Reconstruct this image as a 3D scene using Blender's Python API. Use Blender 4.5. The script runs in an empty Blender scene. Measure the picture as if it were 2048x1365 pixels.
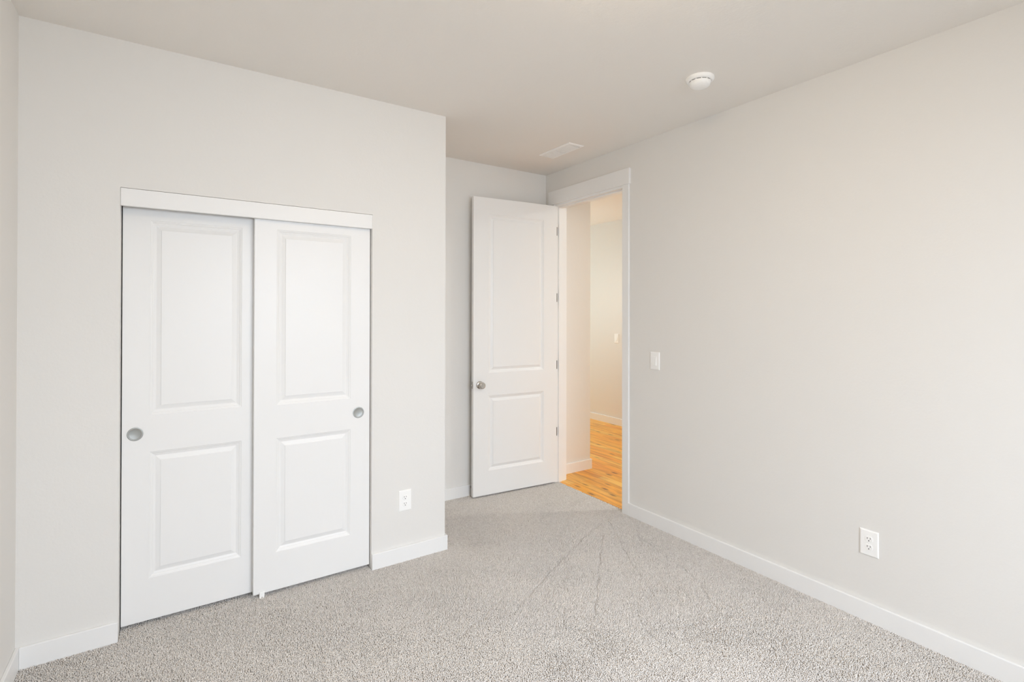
import bpy, bmesh, math, random
import numpy as np
from mathutils import Vector, Matrix
random.seed(7)
S = bpy.context.scene
COL = S.collection

# ------------------------------------------------------------------ camera
cam_d = bpy.data.cameras.new('camera'); cam = bpy.data.objects.new('camera', cam_d); COL.objects.link(cam)
F_PX, CY = 1025.46, 621.82
YAW, PITCH, ROLL = 0.5886, 0.00443, 0.00186
fwd = Vector((math.sin(YAW)*math.cos(PITCH), math.cos(YAW)*math.cos(PITCH), math.sin(PITCH)))
rt = Vector((math.cos(YAW), -math.sin(YAW), 0)); up = rt.cross(fwd)
r2 = rt*math.cos(ROLL) + up*math.sin(ROLL); u2 = up*math.cos(ROLL) - rt*math.sin(ROLL)
m = Matrix((r2, u2, -fwd)).transposed().to_4x4(); m.translation = (0, 0, 1.4951)
cam.matrix_world = m
cam_d.sensor_width = 36; cam_d.lens = 36*F_PX/2048; cam_d.shift_y = -(682.5-CY)/2048
cam_d.clip_start = .02
S.camera = cam

# ------------------------------------------------------------------ look
S.view_settings.view_transform = 'Standard'; S.view_settings.look = 'None'
S.view_settings.gamma = 1; S.view_settings.use_curve_mapping = False
S.view_settings.exposure = 0.06
S.cycles.use_denoising = True
S.cycles.max_bounces = 14; S.cycles.diffuse_bounces = 10
S.cycles.caustics_reflective = False; S.cycles.caustics_refractive = False

# ------------------------------------------------------------------ room dimensions (metres)
H = 2.743
XL, XC, XR = -0.533, 1.4547, 2.838
YC, YB, YN = 2.9416, 3.700, -0.95
BT, BH = .014, .089
FLOOR = -.009                                    # backing of the carpet; pile tips reach z = 0
HX = 4.988                                       # far wall of the hall

# ------------------------------------------------------------------ world and lights
W = bpy.data.worlds.new('daylight'); S.world = W; W.use_nodes = True
bg = W.node_tree.nodes['Background']; bg.inputs[0].default_value = (.80, .90, 1, 1); bg.inputs[1].default_value = 1.2

def area(name, loc, rot, sx, sy, power, col):
    d = bpy.data.lights.new(name, 'AREA'); d.shape = 'RECTANGLE'; d.size = sx; d.size_y = sy
    d.energy = power; d.color = col
    o = bpy.data.objects.new(name, d); COL.objects.link(o); o.location = loc; o.rotation_euler = rot
    return o
WIN = (0.25, 2.05, 0.75, 2.25)                   # window in the wall behind the camera: x0, x1, z0, z1
area('window_daylight', ((WIN[0]+WIN[1])/2, YN-1.0, 2.45), (math.radians(55), 0, 0), 2.8,
     2.2+.3, 395, (.79, .88, 1))                # daylight coming down through the window
LAMP = (1.16, 1.0)
LAMP_STRENGTH = 31.0
LAMP_COL = (1, .76, .48)
HALL_COL = (.94, 1, .98)
HALL_POWER = 22
GLOBE_STRENGTH = 19.0
ADDED_WIN = (3.55, 4.75, .95, 2.25)  # invented hall-end window, an unseen opening for added fill light
area('hall_fill_light', ((ADDED_WIN[0]+ADDED_WIN[1])/2, 8.0+.35, 1.75), (math.radians(-80), 0, 0), 1.4, 1.5, 72, (.72, .94, 1))  # added cool fill to brighten the lower far hall wall

# ------------------------------------------------------------------ materials
def mat(name, col=(.8,.8,.8), rough=.5, metal=0, spec=.5):
    m = bpy.data.materials.new(name); m.use_nodes = True
    b = m.node_tree.nodes['Principled BSDF']
    b.inputs['Base Color'].default_value = (*col, 1); b.inputs['Roughness'].default_value = rough
    b.inputs['Metallic'].default_value = metal; b.inputs['Specular IOR Level'].default_value = spec
    return m, m.node_tree, b
def N(t, kind, **kw):
    n = t.nodes.new(kind)
    for k, v in kw.items():
        if k in n.inputs: n.inputs[k].default_value = v
        else: setattr(n, k, v)
    return n
def wallpaint(name, col, bump=.10):
    m, t, b = mat(name, col, .62, spec=.3)
    g = N(t, 'ShaderNodeNewGeometry'); 
    n1 = N(t, 'ShaderNodeTexNoise', Scale=95, Detail=3, Roughness=.55)
    n2 = N(t, 'ShaderNodeTexNoise', Scale=28, Detail=2)
    mx = N(t, 'ShaderNodeMath', operation='ADD')
    bp = N(t, 'ShaderNodeBump', Strength=bump, Distance=.004)
    for n in (n1, n2): t.links.new(g.outputs['Position'], n.inputs['Vector'])
    t.links.new(n1.outputs[0], mx.inputs[0]); t.links.new(n2.outputs[0], mx.inputs[1])
    t.links.new(mx.outputs[0], bp.inputs['Height']); t.links.new(bp.outputs[0], b.inputs['Normal'])
    return m
M_WALL = wallpaint('greige wall paint', (.787, .775, .751))
M_CEIL = wallpaint('greige ceiling paint', (.845, .815, .775), .16)
M_TRIM, t, b = mat('white semi-gloss paint', (.86, .86, .855), .38, spec=.4)
n = N(t, 'ShaderNodeTexNoise', Scale=60, Detail=2); bp = N(t, 'ShaderNodeBump', Strength=.03, Distance=.002)
tc = N(t, 'ShaderNodeTexCoord'); t.links.new(tc.outputs['Object'], n.inputs['Vector'])
t.links.new(n.outputs[0], bp.inputs['Height']); t.links.new(bp.outputs[0], b.inputs['Normal'])
M_PLASTIC, _, _ = mat('white plastic', (.94, .94, .93), .3)
M_DARK, _, _ = mat('painted opening shade', (.02, .02, .02), .7)  # near-black colour stands in for the shade inside slots, holes and gaps
M_DUCT, _, _ = mat('duct metal', (.12, .115, .11), .6)
M_RUBBER, _, _ = mat('black rubber', (.03, .03, .03), .6)
M_NICKEL, t, b = mat('satin nickel', (.56, .53, .49), .24, 1)
n = N(t, 'ShaderNodeTexNoise', Scale=400, Detail=2); mr = N(t, 'ShaderNodeMapRange'); mr.inputs[3].default_value = .18; mr.inputs[4].default_value = .32
t.links.new(n.outputs[0], mr.inputs[0]); t.links.new(mr.outputs[0], b.inputs['Roughness'])
M_HINGE, _, _ = mat('dark satin hinge metal', (.10, .095, .085), .4, .8)
M_BRUSHED, t, b = mat('brushed nickel cup', (.40, .41, .395), .45, .85)
n = N(t, 'ShaderNodeTexNoise', Scale=300, Detail=2); bp = N(t, 'ShaderNodeBump', Strength=.05, Distance=.001)
t.links.new(n.outputs[0], bp.inputs['Height']); t.links.new(bp.outputs[0], b.inputs['Normal'])
M_GLOW, t, b = mat('lit opal glass', (.9, .9, .88), .4)
b.inputs['Emission Color'].default_value = (*LAMP_COL, 1); b.inputs['Emission Strength'].default_value = LAMP_STRENGTH
M_GREY, _, _ = mat('grey printed mark', (.45, .45, .45), .6)

# carpet: grey-beige frieze, each tuft a slightly different yarn
def carpetmat():
    m, t, b = mat('grey frieze carpet', (.5, .48, .45), .95, spec=.1)
    g = N(t, 'ShaderNodeNewGeometry')
    v = N(t, 'ShaderNodeTexWhiteNoise', noise_dimensions='3D')
    sn = N(t, 'ShaderNodeVectorMath', operation='SNAP'); sn.inputs[1].default_value = (.0058, .0058, 1)
    t.links.new(g.outputs['Position'], sn.inputs[0]); t.links.new(sn.outputs[0], v.inputs['Vector'])
    cr = N(t, 'ShaderNodeValToRGB')
    e = cr.color_ramp.elements
    e[0].position = 0; e[0].color = (.60, .58, .55, 1); e[1].position = 1; e[1].color = (.80, .78, .75, 1)
    k = e.new(.25); k.color = (.66, .63, .60, 1); k = e.new(.7); k.color = (.68, .65, .62, 1)
    t.links.new(v.outputs[0], cr.inputs[0])
    t.links.new(cr.outputs[0], b.inputs['Base Color'])
    return m
M_CARPET = carpetmat()

# hall floor: honey-coloured boards running along y
def woodmat():
    m, t, b = mat('honey oak boards', (.7, .4, .12), .28)
    tc = N(t, 'ShaderNodeTexCoord')
    mp = N(t, 'ShaderNodeMapping'); mp.inputs['Rotation'].default_value = (0, 0, math.radians(90))
    t.links.new(tc.outputs['Object'], mp.inputs[0])
    br = N(t, 'ShaderNodeTexBrick', Scale=1.0); br.offset = .37
    br.inputs['Brick Width'].default_value = 1.15; br.inputs['Row Height'].default_value = .083
    br.inputs['Mortar Size'].default_value = .0007; br.inputs['Bias'].default_value = 0
    br.inputs['Color1'].default_value = (0, 0, 0, 1); br.inputs['Color2'].default_value = (1, 1, 1, 1); br.inputs['Mortar'].default_value = (.5, .5, .5, 1)
    t.links.new(mp.outputs[0], br.inputs['Vector'])
    cr = N(t, 'ShaderNodeValToRGB'); e = cr.color_ramp.elements
    e[0].color = (.92, .37, .028, 1); e[1].color = (.98, .59, .12, 1)
    k = e.new(.5); k.color = (.97, .465, .045, 1)
    t.links.new(br.outputs['Color'], cr.inputs[0])
    # grain
    ms = N(t, 'ShaderNodeMapping'); ms.inputs['Scale'].default_value = (19, 1.3, 1)
    t.links.new(tc.outputs['Object'], ms.inputs[0])
    n1 = N(t, 'ShaderNodeTexNoise', Scale=1.6, Detail=6, Roughness=.6, Distortion=.6)
    t.links.new(ms.outputs[0], n1.inputs['Vector'])
    g1 = N(t, 'ShaderNodeValToRGB'); e = g1.color_ramp.elements
    e[0].position = .33; e[0].color = (.42, .27, .17, 1); e[1].position = .58; e[1].color = (1, 1, 1, 1)
    t.links.new(n1.outputs[0], g1.inputs[0])
    mx = N(t, 'ShaderNodeMix', data_type='RGBA', blend_type='MULTIPLY'); mx.inputs[0].default_value = .72
    t.links.new(cr.outputs[0], mx.inputs[6]); t.links.new(g1.outputs[0], mx.inputs[7])
    # knots
    mk = N(t, 'ShaderNodeMapping'); mk.inputs['Scale'].default_value = (11, 3.6, 1)
    t.links.new(tc.outputs['Object'], mk.inputs[0])
    vo = N(t, 'ShaderNodeTexVoronoi', Scale=1.0); t.links.new(mk.outputs[0], vo.inputs['Vector'])
    kr = N(t, 'ShaderNodeValToRGB'); e = kr.color_ramp.elements
    e[0].position = .05; e[0].color = (.16, .08, .05, 1); e[1].position = .20; e[1].color = (1, 1, 1, 1)
    t.links.new(vo.outputs['Distance'], kr.inputs[0])
    m2 = N(t, 'ShaderNodeMix', data_type='RGBA', blend_type='MULTIPLY'); m2.inputs[0].default_value = .9
    t.links.new(mx.outputs[2], m2.inputs[6]); t.links.new(kr.outputs[0], m2.inputs[7])
    m3 = N(t, 'ShaderNodeMix', data_type='RGBA', blend_type='MULTIPLY')
    m3.inputs[7].default_value = (.45, .3, .2, 1)
    t.links.new(br.outputs['Fac'], m3.inputs[0]); t.links.new(m2.outputs[2], m3.inputs[6])
    t.links.new(m3.outputs[2], b.inputs['Base Color'])
    bp = N(t, 'ShaderNodeBump', Strength=.15, Distance=.001); bp.invert = True
    t.links.new(br.outputs['Fac'], bp.inputs['Height']); t.links.new(bp.outputs[0], b.inputs['Normal'])
    return m
M_WOOD = woodmat()

# ------------------------------------------------------------------ mesh helpers
def link(name, me, m, parent=None, loc=None):
    o = bpy.data.objects.new(name, me); COL.objects.link(o)
    if m is not None: me.materials.append(m)
    if parent is not None: o.parent = parent
    if loc is not None: o.location = loc
    return o
def obj(name, bm, m, parent=None, loc=None, smooth=False, angle=None):
    me = bpy.data.meshes.new(name)
    bmesh.ops.recalc_face_normals(bm, faces=bm.faces)
    bm.to_mesh(me); bm.free()
    if smooth: 
        for p in me.polygons: p.use_smooth = True
        if angle: me.set_sharp_from_angle(angle=math.radians(angle))
    return link(name, me, m, parent, loc)
def bx(bm, x0, x1, y0, y1, z0, z1, bev=0, seg=2):
    r = bmesh.ops.create_cube(bm, size=1)
    for v in r['verts']:
        v.co = Vector((x0+(x1-x0)*(v.co.x+.5), y0+(y1-y0)*(v.co.y+.5), z0+(z1-z0)*(v.co.z+.5)))
    if bev:
        es = list({e for v in r['verts'] for e in v.link_edges})
        bmesh.ops.bevel(bm, geom=es, offset=bev, segments=seg, affect='EDGES', profile=.5)
    return bm
def boxes(name, lst, m, parent=None, bev=0, loc=None):
    bm = bmesh.new()
    for b in lst: bx(bm, *b, bev=bev)
    return obj(name, bm, m, parent, loc)
def lathe(bm, prof, axis='y', center=(0,0,0), n=48, sign=1):
    """prof: list of (radius, distance along axis)"""
    rings = []
    c = Vector(center)
    for r, d in prof:
        ring = []
        if r < 1e-6:
            p = {'x': Vector((d*sign, 0, 0)), 'y': Vector((0, d*sign, 0)), 'z': Vector((0, 0, d*sign))}[axis]
            ring = [bm.verts.new(c+p)]
        else:
            for i in range(n):
                a = 2*math.pi*i/n; u, v = r*math.cos(a), r*math.sin(a)
                p = {'x': Vector((d*sign, u, v)), 'y': Vector((u, d*sign, v)), 'z': Vector((u, v, d*sign))}[axis]
                ring.append(bm.verts.new(c+p))
        rings.append(ring)
    for a, b in zip(rings, rings[1:]):
        for i in range(n):
            j = (i+1) % n
            if len(a) == 1 and len(b) == 1: continue
            if len(a) == 1: bm.faces.new((a[0], b[i], b[j]))
            elif len(b) == 1: bm.faces.new((a[i], a[j], b[0]))
            else: bm.faces.new((a[i], a[j], b[j], b[i]))
    return bm
def tag(o, label, cat=None, group=None, kind=None):
    o['label'] = label
    if cat: o['category'] = cat
    if group: o['group'] = group
    if kind: o['kind'] = kind
    return o
def empty(name, loc, rz=0):
    o = bpy.data.objects.new(name, None); COL.objects.link(o); o.location = loc; o.rotation_euler = (0, 0, rz)
    o.empty_display_size = .05
    return o
def struct(o, label, cat): return tag(o, label, cat, kind='structure')

# ------------------------------------------------------------------ the room shell
OX0, OX1, OZ = -.190, .983, 2.068                # closet opening
DY0, DY1, DZ = 2.7485, 3.561, 2.440              # clear doorway in the right wall
J = .019                                         # jamb board thickness
T = .12
struct(boxes('wall_left', [(XL-T, XL, YN-T, YB+T, FLOOR, H)], M_WALL), 'plain greige wall at the left edge of the room', 'wall')
struct(boxes('wall_closet', [(XL, OX0, YC, YC+T, FLOOR, H), (OX1, XC, YC, YC+T, FLOOR, H), (OX0, OX1, YC, YC+T, OZ, H)], M_WALL),
       'greige wall with the closet opening and white sliding doors', 'wall')
struct(boxes('wall_closet_end', [(XC-T, XC, YC+T, YB, FLOOR, H)], M_WALL), 'short greige end wall of the closet facing the alcove', 'wall')
struct(boxes('wall_back', [(XL, XR+T, YB, YB+T, FLOOR, H)], M_WALL), 'greige alcove wall behind the open white door', 'wall')
struct(boxes('wall_right', [(XR, XR+T, YN-T, DY0-J, FLOOR, H), (XR, XR+T, DY1+J, YB, FLOOR, H), (XR, XR+T, DY0-J, DY1+J, DZ+J, H)], M_WALL),
       'long greige wall on the right with the doorway', 'wall')
struct(boxes('wall_rear', [(XL, WIN[0], YN-T, YN, FLOOR, H), (WIN[1], XR, YN-T, YN, FLOOR, H),
       (WIN[0], WIN[1], YN-T, YN, FLOOR, WIN[2]), (WIN[0], WIN[1], YN-T, YN, WIN[3], H)], M_WALL),
       'greige wall with the window behind the viewer', 'wall')
struct(boxes('ceiling', [(XL-T, HX+T, YN-T, 8.1, H, H+.1)], M_CEIL), 'smooth greige ceiling', 'ceiling')
struct(boxes('floor', [(XL-T, 2.878, YN-T, YB+T, FLOOR-.08, FLOOR)], M_CARPET), 'bedroom floor under the grey carpet', 'floor')
# hall
struct(boxes('wall_hall_near', [(XR+T, 3.379, YB, YB+T, FLOOR, H), (3.379-T, 3.379, YB+T, 8.0, FLOOR, H)], M_WALL),
       'greige hall wall just beyond the doorway, ending in a corner', 'wall')
struct(boxes('wall_hall_far', [(HX, HX+T, .8, 8.0, FLOOR, H)], M_WALL), 'cream lit far wall of the hall beyond the doorway', 'wall')
struct(boxes('wall_hall_ends', [(XR+T, HX+T, .8-T, .8, FLOOR, H), (3.379-T, ADDED_WIN[0], 8.0, 8.0+T, FLOOR, H), (ADDED_WIN[1], HX+T, 8.0, 8.0+T, FLOOR, H),
       (ADDED_WIN[0], ADDED_WIN[1], 8.0, 8.0+T, FLOOR, ADDED_WIN[2]), (ADDED_WIN[0], ADDED_WIN[1], 8.0, 8.0+T, ADDED_WIN[3], H)], M_WALL),
       'hall end walls out of sight of the doorway', 'wall')
struct(boxes('floor_hall', [(2.878, HX+T, .8-T, 8.0, FLOOR-.08, -.003)], M_WOOD), 'honey wood plank floor of the hall', 'floor')

# ------------------------------------------------------------------ baseboards
def base(name, lst, label):
    bm = bmesh.new()
    if len(lst[0]) == 2:                          # outline of a board that turns a corner
        a = [bm.verts.new((x, y, FLOOR)) for x, y in lst]; b = [bm.verts.new((x, y, BH)) for x, y in lst]
        bm.faces.new(a); bm.faces.new(b)
        for k in range(len(a)): bm.faces.new((a[k], a[(k+1) % len(a)], b[(k+1) % len(a)], b[k]))
        bmesh.ops.recalc_face_normals(bm, faces=bm.faces)
        bmesh.ops.bevel(bm, geom=list(bm.edges), offset=.003, segments=2, affect='EDGES', profile=.5)
    else:
        for (x0, x1, y0, y1) in lst: bx(bm, x0, x1, y0, y1, FLOOR, BH, .003, 2)
    return struct(obj(name, bm, M_TRIM), label, 'baseboard')
base('baseboard_left', [(XL, XL+BT, YN, YC)], 'white baseboard along the left wall')
base('baseboard_closet', [(XL+BT, OX0, YC-BT, YC)], 'white baseboard left of the closet doors')
base('baseboard_corner', [(OX1, YC-BT), (XC+BT, YC-BT), (XC+BT, YB-BT), (XC, YB-BT), (XC, YC), (OX1, YC)], 'white baseboard right of the closet, wrapping the outside corner')
base('baseboard_back', [(XC+BT, XR, YB-BT, YB)], 'white baseboard in the alcove behind the door')
base('baseboard_right', [(XR-BT, XR, YN, DY0-.068)], 'long white baseboard along the right wall')
base('baseboard_rear', [(XL+BT, XR-BT, YN, YN+BT)], 'white baseboard behind the viewer')
base('baseboard_hall_near', [(XR+T+.015, YB-BT), (3.379+BT, YB-BT), (3.379+BT, 8.0), (3.379, 8.0), (3.379, YB), (XR+T+.015, YB)], 'white hall baseboard just beyond the doorway')
base('baseboard_hall_far', [(HX-BT, HX, .8, 8.0)], 'white baseboard of the far hall wall')

# ------------------------------------------------------------------ bedroom door frame
bm = bmesh.new()
ji, jo = XR-.001, XR+T+.001
bx(bm, ji, jo, DY0-J, DY0, FLOOR, DZ+J, .0015); bx(bm, ji, jo, DY1, DY1+J, FLOOR, DZ+J, .0015); bx(bm, ji, jo, DY0, DY1, DZ, DZ+J, .0015)
s0, s1 = XR+.032, XR+.068                        # stop moulding
bx(bm, s0, s1, DY0, DY0+.011, FLOOR, DZ, .0015); bx(bm, s0, s1, DY1-.011, DY1, FLOOR, DZ, .0015); bx(bm, s0, s1, DY0+.011, DY1-.011, DZ-.011, DZ, .0015)
frame = struct(obj('trim_1', bm, M_TRIM), 'white door jamb and stop lining the doorway', 'door frame')
def casing(name, xf, d, label, y_far=None):
    bm = bmesh.new(); a, b = sorted((xf, xf+d*.014)); c, e = sorted((xf, xf+d*.020))
    cw = .063; rv = .006
    bx(bm, a, b, DY0-rv-cw, DY0-rv, FLOOR, DZ+.016, .0015)
    bx(bm, a, b, DY1+rv, DY1+rv+cw, FLOOR, DZ+.016, .0015)
    bx(bm, c, e, DY0-rv-cw-.010, DY1+rv+cw+.010, DZ+.016, DZ+.134, .0015)
    return struct(obj(name, bm, M_TRIM), label, 'door casing')
casing('trim_2', XR, -1, 'white flat casing with taller head board around the doorway')
casing('trim_3', XR+T, 1, 'white casing on the hall side of the doorway')

# ------------------------------------------------------------------ panelled doors
PROFILE = [(0, 0), (.0022, .0022), (.0045, .0026), (.0095, .0050), (.0125, .0078), (.0150, .0082), (.0225, .0118), (.0250, .0118), (.0440, .0050), (.0446, .0022), (.0465, .0016)]
def panel_face(bm, W_, H_, panels, y, sgn):
    """front face of a moulded door in the x-z plane; sgn=-1 faces -y"""
    px0, px1 = panels[0][0], panels[0][1]
    xs = [0, px0, px1, W_]; zs = [0]
    for p in panels: zs += [p[2], p[3]]
    zs.append(H_)
    vmap = {}
    def V(x, z, d=0):
        k = (round(x, 5), round(z, 5), round(d, 5))
        if k not in vmap: vmap[k] = bm.verts.new((x, y - sgn*d, z))
        return vmap[k]
    for i in range(3):
        for j in range(len(zs)-1):
            x0, x1, z0, z1 = xs[i], xs[i+1], zs[j], zs[j+1]
            if i == 1 and j % 2 == 1:
                prev = None
                for off, dep in PROFILE:
                    ring = [V(x0+off, z0+off, dep), V(x1-off, z0+off, dep), V(x1-off, z1-off, dep), V(x0+off, z1-off, dep)]
                    if prev:
                        for k in range(4): bm.faces.new((prev[k], prev[(k+1) % 4], ring[(k+1) % 4], ring[k]))
                    prev = ring
                bm.faces.new(prev)
            else:
                bm.faces.new((V(x0, z0), V(x1, z0), V(x1, z1), V(x0, z1)))
    # outline vertices
    bottom = [V(x, 0) for x in xs]; top = [V(x, H_) for x in xs]; left = [V(0, z) for z in zs]; right = [V(W_, z) for z in zs]
    return bottom, right, top, left
def door_mesh(W_, H_, panels, th=.035):
    bm = bmesh.new()
    A = panel_face(bm, W_, H_, panels, 0, -1)
    B = panel_face(bm, W_, H_, panels, th, 1)
    for a, b in zip(A, B):
        for k in range(len(a)-1): bm.faces.new((a[k], a[k+1], b[k+1], b[k]))
    bmesh.ops.recalc_face_normals(bm, faces=bm.faces)
    es = [e for e in bm.edges if len(e.link_faces) == 2 and e.calc_face_angle(0) > 1.4]
    bmesh.ops.bevel(bm, geom=es, offset=.0018, segments=2, affect='EDGES', profile=.5)
    return bm

# closet sliding doors
CW, CZ0, CZ1 = .612, .018, 2.03
cp = [(.107, .500, .200-.0, .806), (.107, .500, .982, 1.920)]
def closet_door(name, x0, yf, pull_x, label):
    o = obj(name, door_mesh(CW, CZ1-CZ0, cp), M_TRIM, loc=(x0, yf, CZ0))
    struct(o, label, 'door')
    bm = bmesh.new()                              # recessed round finger pull
    lathe(bm, [(0, -.0006), (.0238, -.0006), (.0245, -.0008), (.0250, -.0016), (.0262, -.0018), (.0295, -.0022), (.0318, -.0016), (.0325, .0012)], 'y', (pull_x-x0, 0, .916-CZ0), 56)
    p = obj('finger_pull', bm, M_BRUSHED, o, smooth=True, angle=50)
    p['label'] = 'round brushed nickel cup pull'
    bm = bmesh.new()
    lathe(bm, [(.0236, -.0003), (.0241, -.0020), (.0254, -.0020), (.0260, -.0003)], 'y', (pull_x-x0, 0, .916-CZ0), 56)
    q = obj('pull_rim', bm, M_NICKEL, p, smooth=True, angle=50)
    return o
closet_door('door_2', OX1-.0035-CW, YC+.030, .913, 'right white two-panel sliding closet door, in front, pull near its right edge')
closet_door('door_3', OX0+.0045, YC+.075, -.1345, 'left white two-panel sliding closet door, behind, pull near its left edge')
struct(boxes('trim_4', [(OX0+.001, OX1-.001, YC-.003, YC+.016, 1.985, OZ-.002)], M_TRIM, bev=.002), 'white fascia board across the top of the closet doors', 'trim')
track = tag(boxes('closet_track', [(OX0, OX1, YC+.022, YC+.115, 2.036, OZ)], M_DUCT), 'metal track hidden above the sliding closet doors', 'track')
g = boxes('floor_guide', [(.396, .420, YC+.0225, YC+.0265, -.004, .030), (.396, .420, YC+.0265, YC+.075, -.006, .0)], M_PLASTIC, bev=.0008)
tag(g, 'small white plastic floor guide under the middle of the closet doors', 'door guide')
bm = bmesh.new(); lathe(bm, [(0, -.0008), (.0022, -.0005), (.0024, .001)], 'y', (.408, YC+.0225, .003), 16)
obj('screw', bm, M_NICKEL, g, smooth=True)

# bedroom door, hinged on the far jamb and standing open against the alcove
DW, DH, DZ0 = .806, 2.424, .013
ang = math.radians(4.4)                           # past square
door = obj('door_1', door_mesh(DW, DH, [(.136, .672, .195, .806), (.136, .672, .992, 2.290)]), M_TRIM)
# local x runs from the latch edge (0) to the hinge edge, front face (local -y) looks into the room
hinge = Vector((XR-.006, 3.534, 0))
dirx = Vector((math.cos(ang), -math.sin(ang), 0))
p0 = hinge - dirx*DW
door.location = (p0.x, p0.y, DZ0); door.rotation_euler = (0, 0, -ang)
struct(door, 'open white two-panel bedroom door standing in the alcove', 'door')
def knob(side):
    y = 0 if side < 0 else .035
    bm = bmesh.new()
    lathe(bm, [(.0315, 0), (.0315, .003), (.0300, .0065), (.0255, .0090), (.0150, .0110), (.0125, .0120), (.0115, .020), (.0120, .026),
               (.0170, .030), (.0235, .0345), (.0272, .041), (.0275, .047), (.0255, .053), (.0215, .0570), (.0190, .0575), (.0170, .0570), (0, .0585)],
          'y', (.058, y, .912-DZ0), 48, side)
    k = obj('door_knob', bm, M_NICKEL, door, smooth=True, angle=40); k['label'] = 'round satin nickel door knob'
    return k
knob(-1); knob(1)
bm = bmesh.new(); bx(bm, -.0012, .001, .005, .030, .912-DZ0-.0285, .912-DZ0+.0285, .0005)
lp = obj('latch_plate', bm, M_NICKEL, door)
bm = bmesh.new(); bx(bm, -.010, .0, .011, .024, .912-DZ0-.007, .912-DZ0+.007, .002)
obj('latch_bolt', bm, M_NICKEL, lp)
for hz in (2.220, 1.632, 1.037, .446):
    bm = bmesh.new()
    bx(bm, .8030, .8068, .002, .034, hz-DZ0-.0375, hz-DZ0+.0375, .0004)
    h_ = obj('hinge_leaf', bm, M_HINGE, door)
    bm = bmesh.new(); lathe(bm, [(0, 0), (.0055, .0), (.0055, .075), (0, .075)], 'z', (.8085, .0395, hz-DZ0-.0375), 20)
    obj('hinge_pin', bm, M_NICKEL, h_, smooth=True, angle=40)
    bm = bmesh.new(); bx(bm, XR+.0005, XR+.021, DY1-.0012, DY1+.0005, hz-.0375, hz+.0375, .0004)
    obj('jamb_hinge_leaf', bm, M_HINGE, frame)

# door stop on the alcove baseboard
ds = empty('door_stop', (2.062, YB-BT, .068))
bm = bmesh.new(); lathe(bm, [(0, 0), (.011, 0), (.011, -.004), (.0045, -.006), (.0045, -.044), (0, -.044)], 'y', (0,0,0), 24); obj('stop_rod', bm, M_NICKEL, ds, smooth=True, angle=40)
bm = bmesh.new(); lathe(bm, [(0, -.044), (.0095, -.044), (.0105, -.050), (.0095, -.056), (0, -.057)], 'y', (0,0,0), 24); obj('rubber_tip', bm, M_RUBBER, ds, smooth=True, angle=40)
tag(ds, 'small metal door stop with black rubber tip on the alcove baseboard', 'door stop')

# ------------------------------------------------------------------ outlets and switches, modelled facing -y, plate centre at the origin
PW, PH = .0800, .1240
def plate(root, hole=None):
    bm = bmesh.new()
    x, z = PW/2, PH/2
    prof = [(0, 0), (.0005, -.0035), (.0018, -.0050), (.0050, -.0062)]
    prev = None
    for off, y in prof:
        ring = [bm.verts.new((a*(x-off), y, b*(z-off))) for a, b in ((-1,-1), (1,-1), (1,1), (-1,1))]
        if prev:
            for k in range(4): bm.faces.new((prev[k], prev[(k+1)%4], ring[(k+1)%4], ring[k]))
        prev = ring
    bm.faces.new(prev)
    return obj('cover_plate', bm, M_PLASTIC, root)
def make_outlet():
    r = empty('wall_outlet', (0, 0, 0)); plate(r)
    for sz in (1, -1):
        bm = bmesh.new(); zc = sz*.0195; n = 40; prev = None
        for sc, y in ((1, -.0058), (1, -.0074), (.96, -.0079)):
            ring = []
            for i in range(n):
                a = 2*math.pi*i/n; xx = .0172*math.cos(a); zz = .0172*math.sin(a)
                zz = max(-.0140, min(.0140, zz))
                ring.append(bm.verts.new((xx*sc, y, zc+zz*sc)))
            if prev:
                for k in range(n): bm.faces.new((prev[k], prev[(k+1)%n], ring[(k+1)%n], ring[k]))
            prev = ring
        bm.faces.new(prev)
        f = obj('receptacle', bm, M_PLASTIC, r)
        for dx, hh in ((-.0063, .0040), (.0063, .0034)):
            bm = bmesh.new(); bx(bm, dx-.0011, dx+.0011, -.0083, -.0076, zc+.004-hh, zc+.004+hh); obj('slot', bm, M_DARK, f)
        bm = bmesh.new(); lathe(bm, [(0, -.0083), (.0025, -.0083), (.0025, -.0076)], 'y', (0, 0, zc-.0075), 16); obj('ground_hole', bm, M_DARK, f)
    bm = bmesh.new(); lathe(bm, [(0, -.0076), (.0022, -.0072), (.0028, -.0060)], 'y', (0,0,0), 20); obj('screw', bm, M_PLASTIC, r, smooth=True)
    return r
def make_switch():
    r = empty('light_switch', (0, 0, 0)); plate(r)
    bm = bmesh.new(); bx(bm, -.0172, .0172, -.0070, -.0055, -.0340, .0340, .0004); obj('switch_frame', bm, M_PLASTIC, r)
    bm = bmesh.new()
    x, z = .0152, .0320                            # rocker pressed in at the top
    pts = [(-x, -.0066, -z), (x, -.0066, -z), (x, -.0066, z), (-x, -.0066, z), (-x, -.0125, -z+.0008), (x, -.0125, -z+.0008), (x, -.0072, z-.0006), (-x, -.0072, z-.0006)]
    v = [bm.verts.new(p) for p in pts]
    for f in ((0,1,5,4), (1,2,6,5), (2,3,7,6), (3,0,4,7), (4,5,6,7)): bm.faces.new([v[i] for i in f])
    bmesh.ops.bevel(bm, geom=[e for e in bm.edges if len(e.link_faces) == 2], offset=.0006, segments=2, affect='EDGES')
    obj('rocker', bm, M_PLASTIC, r)
    return r
def copy_tree(o, parent=None):
    c = o.copy(); COL.objects.link(c)
    if parent is not None: c.parent = parent
    for ch in list(o.children): copy_tree(ch, c)
    return c
RZ = math.radians(-90)                            # facing -x  (local -y -> world -x)
o1 = make_outlet(); o1.location = (1.187, YC, .361); tag(o1, 'white duplex outlet low on the wall right of the closet doors', 'outlet', 'duplex wall outlets')
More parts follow.
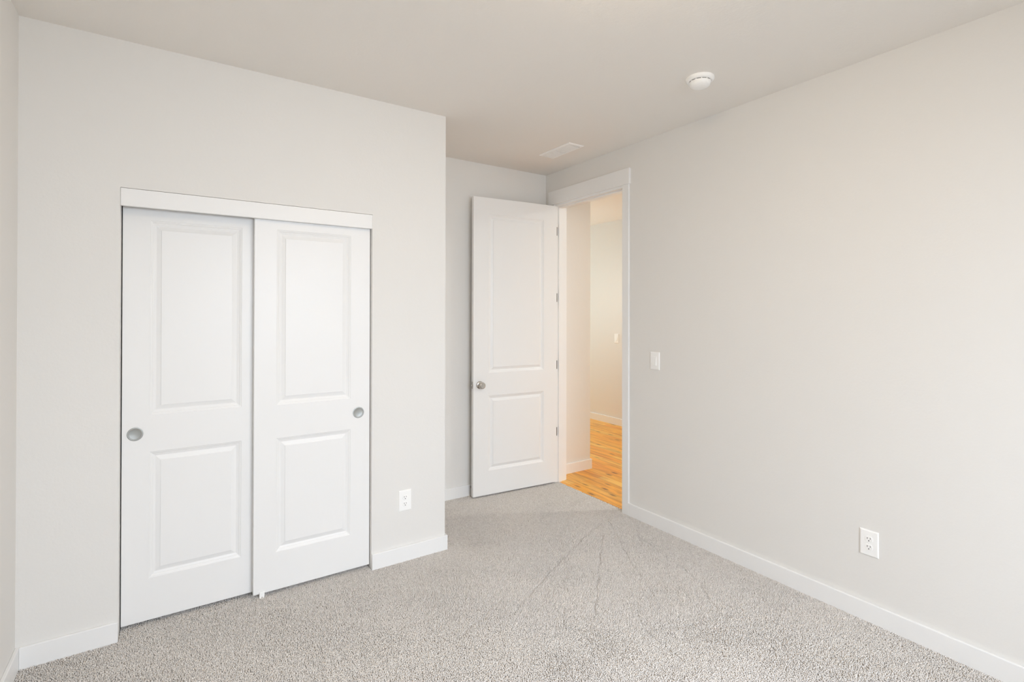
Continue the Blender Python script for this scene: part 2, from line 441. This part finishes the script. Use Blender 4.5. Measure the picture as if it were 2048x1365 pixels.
o2 = copy_tree(o1); o2.location = (XR, 1.113, .378); o2.rotation_euler = (0, 0, RZ); tag(o2, 'white duplex outlet low on the long right wall above the baseboard', 'outlet', 'duplex wall outlets')
s1_ = make_switch(); s1_.location = (XR, 2.438, 1.160); s1_.rotation_euler = (0, 0, RZ); tag(s1_, 'white rocker light switch on the right wall beside the doorway', 'light switch', 'light switches')
s2_ = copy_tree(s1_); s2_.location = (HX, 4.941, 1.155); s2_.rotation_euler = (0, 0, RZ); tag(s2_, 'small white light switch on the far hall wall seen through the doorway', 'light switch', 'light switches')

# ------------------------------------------------------------------ smoke detector
sd = empty('smoke_detector', (2.334, 1.705, H))
bm = bmesh.new(); lathe(bm, [(.072, 0), (.0725, .006), (.070, .013), (.064, .018), (.058, .0195), (.054, .0195), (.054, .010), (0, .010)], 'z', (0,0,0), 72, -1)
obj('mounting_ring', bm, M_PLASTIC, sd, smooth=True, angle=45)
bm = bmesh.new(); lathe(bm, [(.0535, .012), (.0535, .0225), (0, .0225)], 'z', (0,0,0), 64, -1)
vs = obj('gap_shade_band', bm, M_DARK, sd, smooth=True, angle=45); vs['label'] = 'black band standing in for the shaded gap around the dome'  # shade of the gap put in as a black solid
for i in range(12):
    a = 2*math.pi*(i+.5)/12
    bm = bmesh.new(); bx(bm, .0515, .0555, -.0025, .0025, -.0235, -.0175)
    bmesh.ops.rotate(bm, verts=bm.verts, matrix=Matrix.Rotation(a, 3, 'Z'), cent=(0,0,0))
    obj('vent_rib', bm, M_PLASTIC, vs)
bm = bmesh.new(); lathe(bm, [(.0545, .0222), (.0548, .026), (.0535, .033), (.049, .041), (.041, .047), (.030, .0505), (.015, .052), (0, .0523)], 'z', (0,0,0), 72, -1)
dm = obj('dome_cover', bm, M_PLASTIC, sd, smooth=True, angle=60)
bm = bmesh.new(); lathe(bm, [(.009, .0495), (.009, .0535), (.008, .0545), (0, .0548)], 'z', (.020, -.012, .003), 24, -1)
obj('test_button', bm, M_PLASTIC, dm, smooth=True, angle=45)
bm = bmesh.new(); lathe(bm, [(.0018, .049), (.0018, .0515), (0, .0516)], 'z', (.030, -.024, .004), 12, -1)
lb = obj('indicator', bm, M_GREY, dm)
tag(sd, 'round white smoke detector on the ceiling', 'smoke detector')

# ------------------------------------------------------------------ ceiling register
vent = empty('ceiling_vent', (2.492, 3.062, H))
vx, vy = .0725, .184
bm = bmesh.new()
fl = .022
prof = [(0, 0), (.003, .005), (.012, .008), (fl, .008), (fl, -.0)]
prev = None
for off, z in prof:
    ring = [bm.verts.new((a*(vx-off), b*(vy-off), -z)) for a, b in ((-1,-1), (1,-1), (1,1), (-1,1))]
    if prev:
        for k in range(4): bm.faces.new((prev[k], prev[(k+1)%4], ring[(k+1)%4], ring[k]))
    prev = ring
bx(bm, -(vx-fl), vx-fl, -.006, .006, -.0080, -.001)
obj('vent_frame', bm, M_PLASTIC, vent)
bm = bmesh.new(); bx(bm, -(vx-fl), vx-fl, -(vy-fl), vy-fl, -.0008, -.0002); b_ = obj('duct_shade_sheet', bm, M_DARK, vent); b_['label'] = 'black sheet standing in for the shaded duct behind the louvres'  # flat near-black sheet paints the shade of the duct
nl = 8
for side in (-1, 1):
    bm = bmesh.new()
    for i in range(nl):
        x = -(vx-fl) + (2*(vx-fl))*(i+.5)/nl
        y0, y1 = (.015, vy-fl-.002) if side > 0 else (-(vy-fl)+.010, -.008)
        tilt = -.0036
        v = [bm.verts.new((x-.0015-tilt, y, -.0078)) for y in (y0, y1)] + [bm.verts.new((x+.0045-tilt, y, -.0078)) for y in (y1, y0)]
        w = [bm.verts.new((x-.0015+tilt, y, -.0015)) for y in (y0, y1)] + [bm.verts.new((x+.0015+tilt, y, -.0015)) for y in (y1, y0)]
        bm.faces.new(v); bm.faces.new(w)
        for k in range(4): bm.faces.new((v[k], v[(k+1)%4], w[(k+1)%4], w[k]))
    obj('louvre_bank', bm, M_PLASTIC, vent)
tag(vent, 'white louvred air vent in the ceiling near the doorway', 'vent')

# ------------------------------------------------------------------ lamps
lamp = empty('ceiling_light', (LAMP[0], LAMP[1], H))
bm = bmesh.new(); lathe(bm, [(0, 0), (.19, 0), (.19, .012), (.178, .020), (.170, .020)], 'z', (0,0,0), 64, -1); obj('lamp_base', bm, M_NICKEL, lamp, smooth=True, angle=40)
bm = bmesh.new(); lathe(bm, [(.172, .016), (.172, .040), (.160, .075), (.125, .100), (.07, .114), (0, .118)], 'z', (0,0,0), 64, -1); obj('glass_diffuser', bm, M_GLOW, lamp, smooth=True)
tag(lamp, 'flush dome ceiling light in the middle of the bedroom ceiling', 'ceiling light')
def downlight(x, y, power, label):
    o = empty('recessed_downlight', (x, y, H))
    bm = bmesh.new(); lathe(bm, [(.085, 0), (.083, .006), (.066, .006), (.060, .001)], 'z', (0,0,0), 48, -1); obj('trim_ring', bm, M_PLASTIC, o, smooth=True, angle=40)
    d = bpy.data.lights.new('downlight_bulb', 'AREA'); d.shape = 'DISK'; d.size = .11; d.energy = power; d.color = HALL_COL
    l = bpy.data.objects.new('downlight_bulb', d); COL.objects.link(l); l.parent = o; l.location = (0, 0, -.008)
    tag(o, label, 'downlight')
downlight(4.2, 2.1, HALL_POWER, 'round recessed downlight in the hall ceiling beyond the doorway')
pend = empty('pendant_lamp', (4.15, 4.9, H))
bm = bmesh.new(); lathe(bm, [(0, 0), (.06, 0), (.06, .018), (.006, .025), (.006, .95), (0, .95)], 'z', (0,0,0), 32, -1); obj('lamp_rod', bm, M_NICKEL, pend, smooth=True, angle=40)
M_GLOBE, t, b = mat('lit globe glass', (.9, .9, .88), .4)
b.inputs['Emission Color'].default_value = (*HALL_COL, 1); b.inputs['Emission Strength'].default_value = GLOBE_STRENGTH
bm = bmesh.new(); bmesh.ops.create_uvsphere(bm, u_segments=32, v_segments=20, radius=.09)
obj('glass_globe', bm, M_GLOBE, pend, loc=(0, 0, -1.03), smooth=True)
tag(pend, 'globe pendant lamp hanging in the hall behind the corner', 'pendant lamp')

# ------------------------------------------------------------------ window behind the viewer
x0, x1, z0, z1 = WIN
fr = boxes('window_1', [(x0, x0+.05, YN-.10, YN-.03, z0, z1), (x1-.05, x1, YN-.10, YN-.03, z0, z1), (x0+.05, x1-.05, YN-.10, YN-.03, z0, z0+.05),
      (x0+.05, x1-.05, YN-.10, YN-.03, z1-.05, z1), ((x0+x1)/2-.03, (x0+x1)/2+.03, YN-.10, YN-.03, z0+.05, z1-.05)], M_TRIM, bev=.002)
struct(fr, 'white framed window in the wall behind the viewer', 'window')
boxes('window_sill', [(x0-.03, x1+.03, YN-.10, YN+.04, z0-.02, z0)], M_TRIM, fr, bev=.002)
mg = bpy.data.materials.new('window glass'); mg.use_nodes = True; t = mg.node_tree; t.nodes.clear()
o_ = t.nodes.new('ShaderNodeOutputMaterial'); tr = t.nodes.new('ShaderNodeBsdfTransparent'); gl = t.nodes.new('ShaderNodeBsdfGlossy'); gl.inputs['Roughness'].default_value = .02
mx = t.nodes.new('ShaderNodeMixShader'); mx.inputs[0].default_value = .06
t.links.new(tr.outputs[0], mx.inputs[1]); t.links.new(gl.outputs[0], mx.inputs[2]); t.links.new(mx.outputs[0], o_.inputs[0])
boxes('window_glass', [(x0+.05, x1-.05, YN-.070, YN-.066, z0+.05, z1-.05)], mg, fr)

x0, x1, z0, z1 = ADDED_WIN
fr = boxes('added_window', [(x0, x0+.05, 8.03, 8.10, z0, z1), (x1-.05, x1, 8.03, 8.10, z0, z1), (x0+.05, x1-.05, 8.03, 8.10, z0, z0+.05), (x0+.05, x1-.05, 8.03, 8.10, z1-.05, z1)], M_TRIM, bev=.002)  # made-up window frame around the added hall fill
struct(fr, 'white framed window added out of sight at the hall end to carry fill light', 'window')
boxes('window_glass', [(x0+.05, x1-.05, 8.066, 8.070, z0+.05, z1-.05)], mg, fr)

# ------------------------------------------------------------------ carpet pile: real tufts
def carpet():
    rng = np.random.default_rng(3)
    sp = .0047
    xs = np.arange(XL+.003, 2.874, sp); ys = np.arange(-.25, YB, sp)
    X, Y = np.meshgrid(xs, ys); X = X.ravel(); Y = Y.ravel()
    n = len(X)
    X = X + rng.uniform(-.5, .5, n)*sp; Y = Y + rng.uniform(-.5, .5, n)*sp
    keep = ~((X < XC+BT-.002) & (Y > YC-BT+.002))                      # closet block
    keep |= (X > OX0+.004) & (X < OX1-.003) & (Y > YC-BT) & (Y < YC+.20)   # through the closet opening
    keep &= (X > XL+BT-.002) & (Y < YB-BT+.002)
    right = XR-BT+.002
    keep &= (X < right) | ((Y > DY0+.001) & (Y < DY1-.001))
    keep &= ~((X > XR-.002) & (X > 2.874 - .004*rng.random(n)))
    # nothing the camera could not see even from a step aside
    keep &= (Y > .25) | (X > 1.0)
    X, Y = X[keep], Y[keep]; n = len(X)
    # vacuum tracks: narrow furrows fanning out from the doorway, nap lying differently either side
    furrow = np.zeros(n)
    tracks = [[(2.656, 2.717), (2.334, 2.211), (2.131, 1.842)], [(2.434, 2.542), (1.763, 1.897), (1.656, 1.809)], [(2.558, 2.686), (2.273, 2.566), (1.757, 2.303), (1.425, 2.121)], [(2.623, 2.417), (2.545, 2.094), (2.485, 1.861), (2.276, 1.541)], [(1.453, 1.999), (1.648, 1.8)], [(1.938, 1.766), (1.87, 1.667)], [(1.311, 2.286), (1.431, 2.117)], [(1.867, 1.664), (2.076, 1.572), (2.296, 1.513)], [(1.667, 2.018), (1.566, 1.896)], [(1.867, 1.664), (1.855, 1.509), (1.83, 1.336)], [(1.056, 2.08), (1.263, 2.168), (1.461, 2.274)]]
    wob = .004*np.sin(X*31+Y*17) + rng.normal(0, .0022, n)
    for line in tracks:
        for (ax, ay), (bx_, by) in zip(line, line[1:]):
            dx, dy = bx_-ax, by-ay; L = math.hypot(dx, dy)
            tt = ((X-ax)*dx+(Y-ay)*dy)/L; dd = (-(X-ax)*dy+(Y-ay)*dx)/L + wob
            furrow = np.maximum(furrow, np.exp(-(dd/.0055)**2)*(tt > -.004)*(tt < L+.004)*(.62+.3*np.sin(tt*23+ay*5)))
    crushed = [(2.099, 1.452, 0.1), (2.262, 1.238, 0.17), (1.647, 1.752, 0.06), (1.314, 2.135, 0.07), (-0.374, 2.948, 0.18), (1.642, 1.65, 0.11), (2.433, 0.99, 0.15), (0.793, 2.254, 0.1), (1.386, 1.704, 0.1), (0.46, 2.751, 0.1), (1.67, 2.868, 0.09), (1.289, 2.666, 0.09)]
    brushed = [(1.868, 1.792, 0.09), (2.107, 1.684, 0.1), (1.415, 1.884, 0.09), (1.817, 2.067, 0.1), (1.836, 1.521, 0.1), (1.916, 1.279, 0.1), (1.49, 2.343, 0.1), (1.554, 1.519, 0.1)]
    lowf = (np.sin(X*5.1+1.3*np.sin(Y*3.3))*np.cos(Y*4.7+1.1*np.sin(X*4.1)) + .6*np.sin(X*11+Y*7.3+2*np.sin(Y*5))) / 1.6
    patch = np.clip(.5 + .5*np.sin(X*4.3+2.1*np.sin(Y*2.2+.7))*np.cos(Y*3.9+1.7*np.sin(X*2.9)) + .25*np.sin(X*9.1-Y*6.7), 0, 1)
    patch = patch*.55
    for cx_, cy_, rr in crushed: patch = patch + .75*np.exp(-(((X-cx_)**2+(Y-cy_)**2)/rr**2)**1.5)
    for cx_, cy_, rr in brushed: patch = patch - .6*np.exp(-(((X-cx_)**2+(Y-cy_)**2)/rr**2)**1.5)
    patch = np.clip(patch, 0, 1.2)
    hgt = .0093 + rng.normal(0, 1, n)*(.0005 + .0004*patch) - .0052*furrow
    hgt = np.where(rng.random(n) < .015 + .20*patch + .5*furrow, hgt*.45, hgt)
    hgt = np.clip(hgt, .0025, .0125)
    lean_a = rng.uniform(0, 2*np.pi, n); lean = rng.uniform(.0, .0030, n)
    lx = np.cos(lean_a)*lean + .0012*np.sign(lowf)*.6; ly = np.sin(lean_a)*lean + .0015*lowf
    a0 = rng.uniform(0, 2*np.pi, n)
    r0 = .0031 - .0002*patch + rng.normal(0, .0002, n)
    V = np.zeros((n, 7, 3), np.float32)
    for k in range(3):
        a = a0 + k*2*np.pi/3
        V[:, k, 0] = X + np.cos(a)*r0; V[:, k, 1] = Y + np.sin(a)*r0; V[:, k, 2] = FLOOR - .0005
        a = a + .9
        V[:, 3+k, 0] = X + lx*.55 + np.cos(a)*r0*1.0; V[:, 3+k, 1] = Y + ly*.55 + np.sin(a)*r0*1.0; V[:, 3+k, 2] = FLOOR + hgt*.86
    V[:, 6, 0] = X + lx; V[:, 6, 1] = Y + ly; V[:, 6, 2] = FLOOR + hgt
    tri = []
    for k in range(3):
        j = (k+1) % 3
        tri += [(k, j, 3+j), (k, 3+j, 3+k), (3+k, 3+j, 6)]
    tri = np.array(tri, np.int32)
    Fc = (tri[None] + (np.arange(n, dtype=np.int32)*7)[:, None, None]).reshape(-1)
    me = bpy.data.meshes.new('carpet_pile')
    me.vertices.add(n*7); me.vertices.foreach_set('co', V.reshape(-1))
    nf = len(Fc)//3
    me.loops.add(nf*3); me.loops.foreach_set('vertex_index', Fc)
    me.polygons.add(nf); me.polygons.foreach_set('loop_start', np.arange(0, nf*3, 3, dtype=np.int32))
    me.polygons.foreach_set('use_smooth', np.ones(nf, bool))
    me.update(calc_edges=True)
    # yarn colour of each tuft
    c = np.clip(.5 + .26*rng.normal(0, 1, n), 0, 1)
    at = me.attributes.new('yarn', 'FLOAT', 'POINT'); at.data.foreach_set('value', np.repeat(c, 7).astype(np.float32))
    m, t, b = mat('grey frieze yarn', (.5, .5, .5), .95, spec=.1)
    an = N(t, 'ShaderNodeAttribute'); an.attribute_name = 'yarn'
    cr = N(t, 'ShaderNodeValToRGB'); e = cr.color_ramp.elements
    e[0].color = (.66, .618, .575, 1); e[1].color = (.92, .88, .835, 1)
    t.links.new(an.outputs['Fac'], cr.inputs[0]); t.links.new(cr.outputs[0], b.inputs['Base Color'])
    o = link('carpet_pile', me, m)
    tag(o, 'soft grey-beige frieze carpet pile with vacuum tracks on the bedroom floor', 'carpet', kind='stuff')
    print('tufts', n)
carpet()
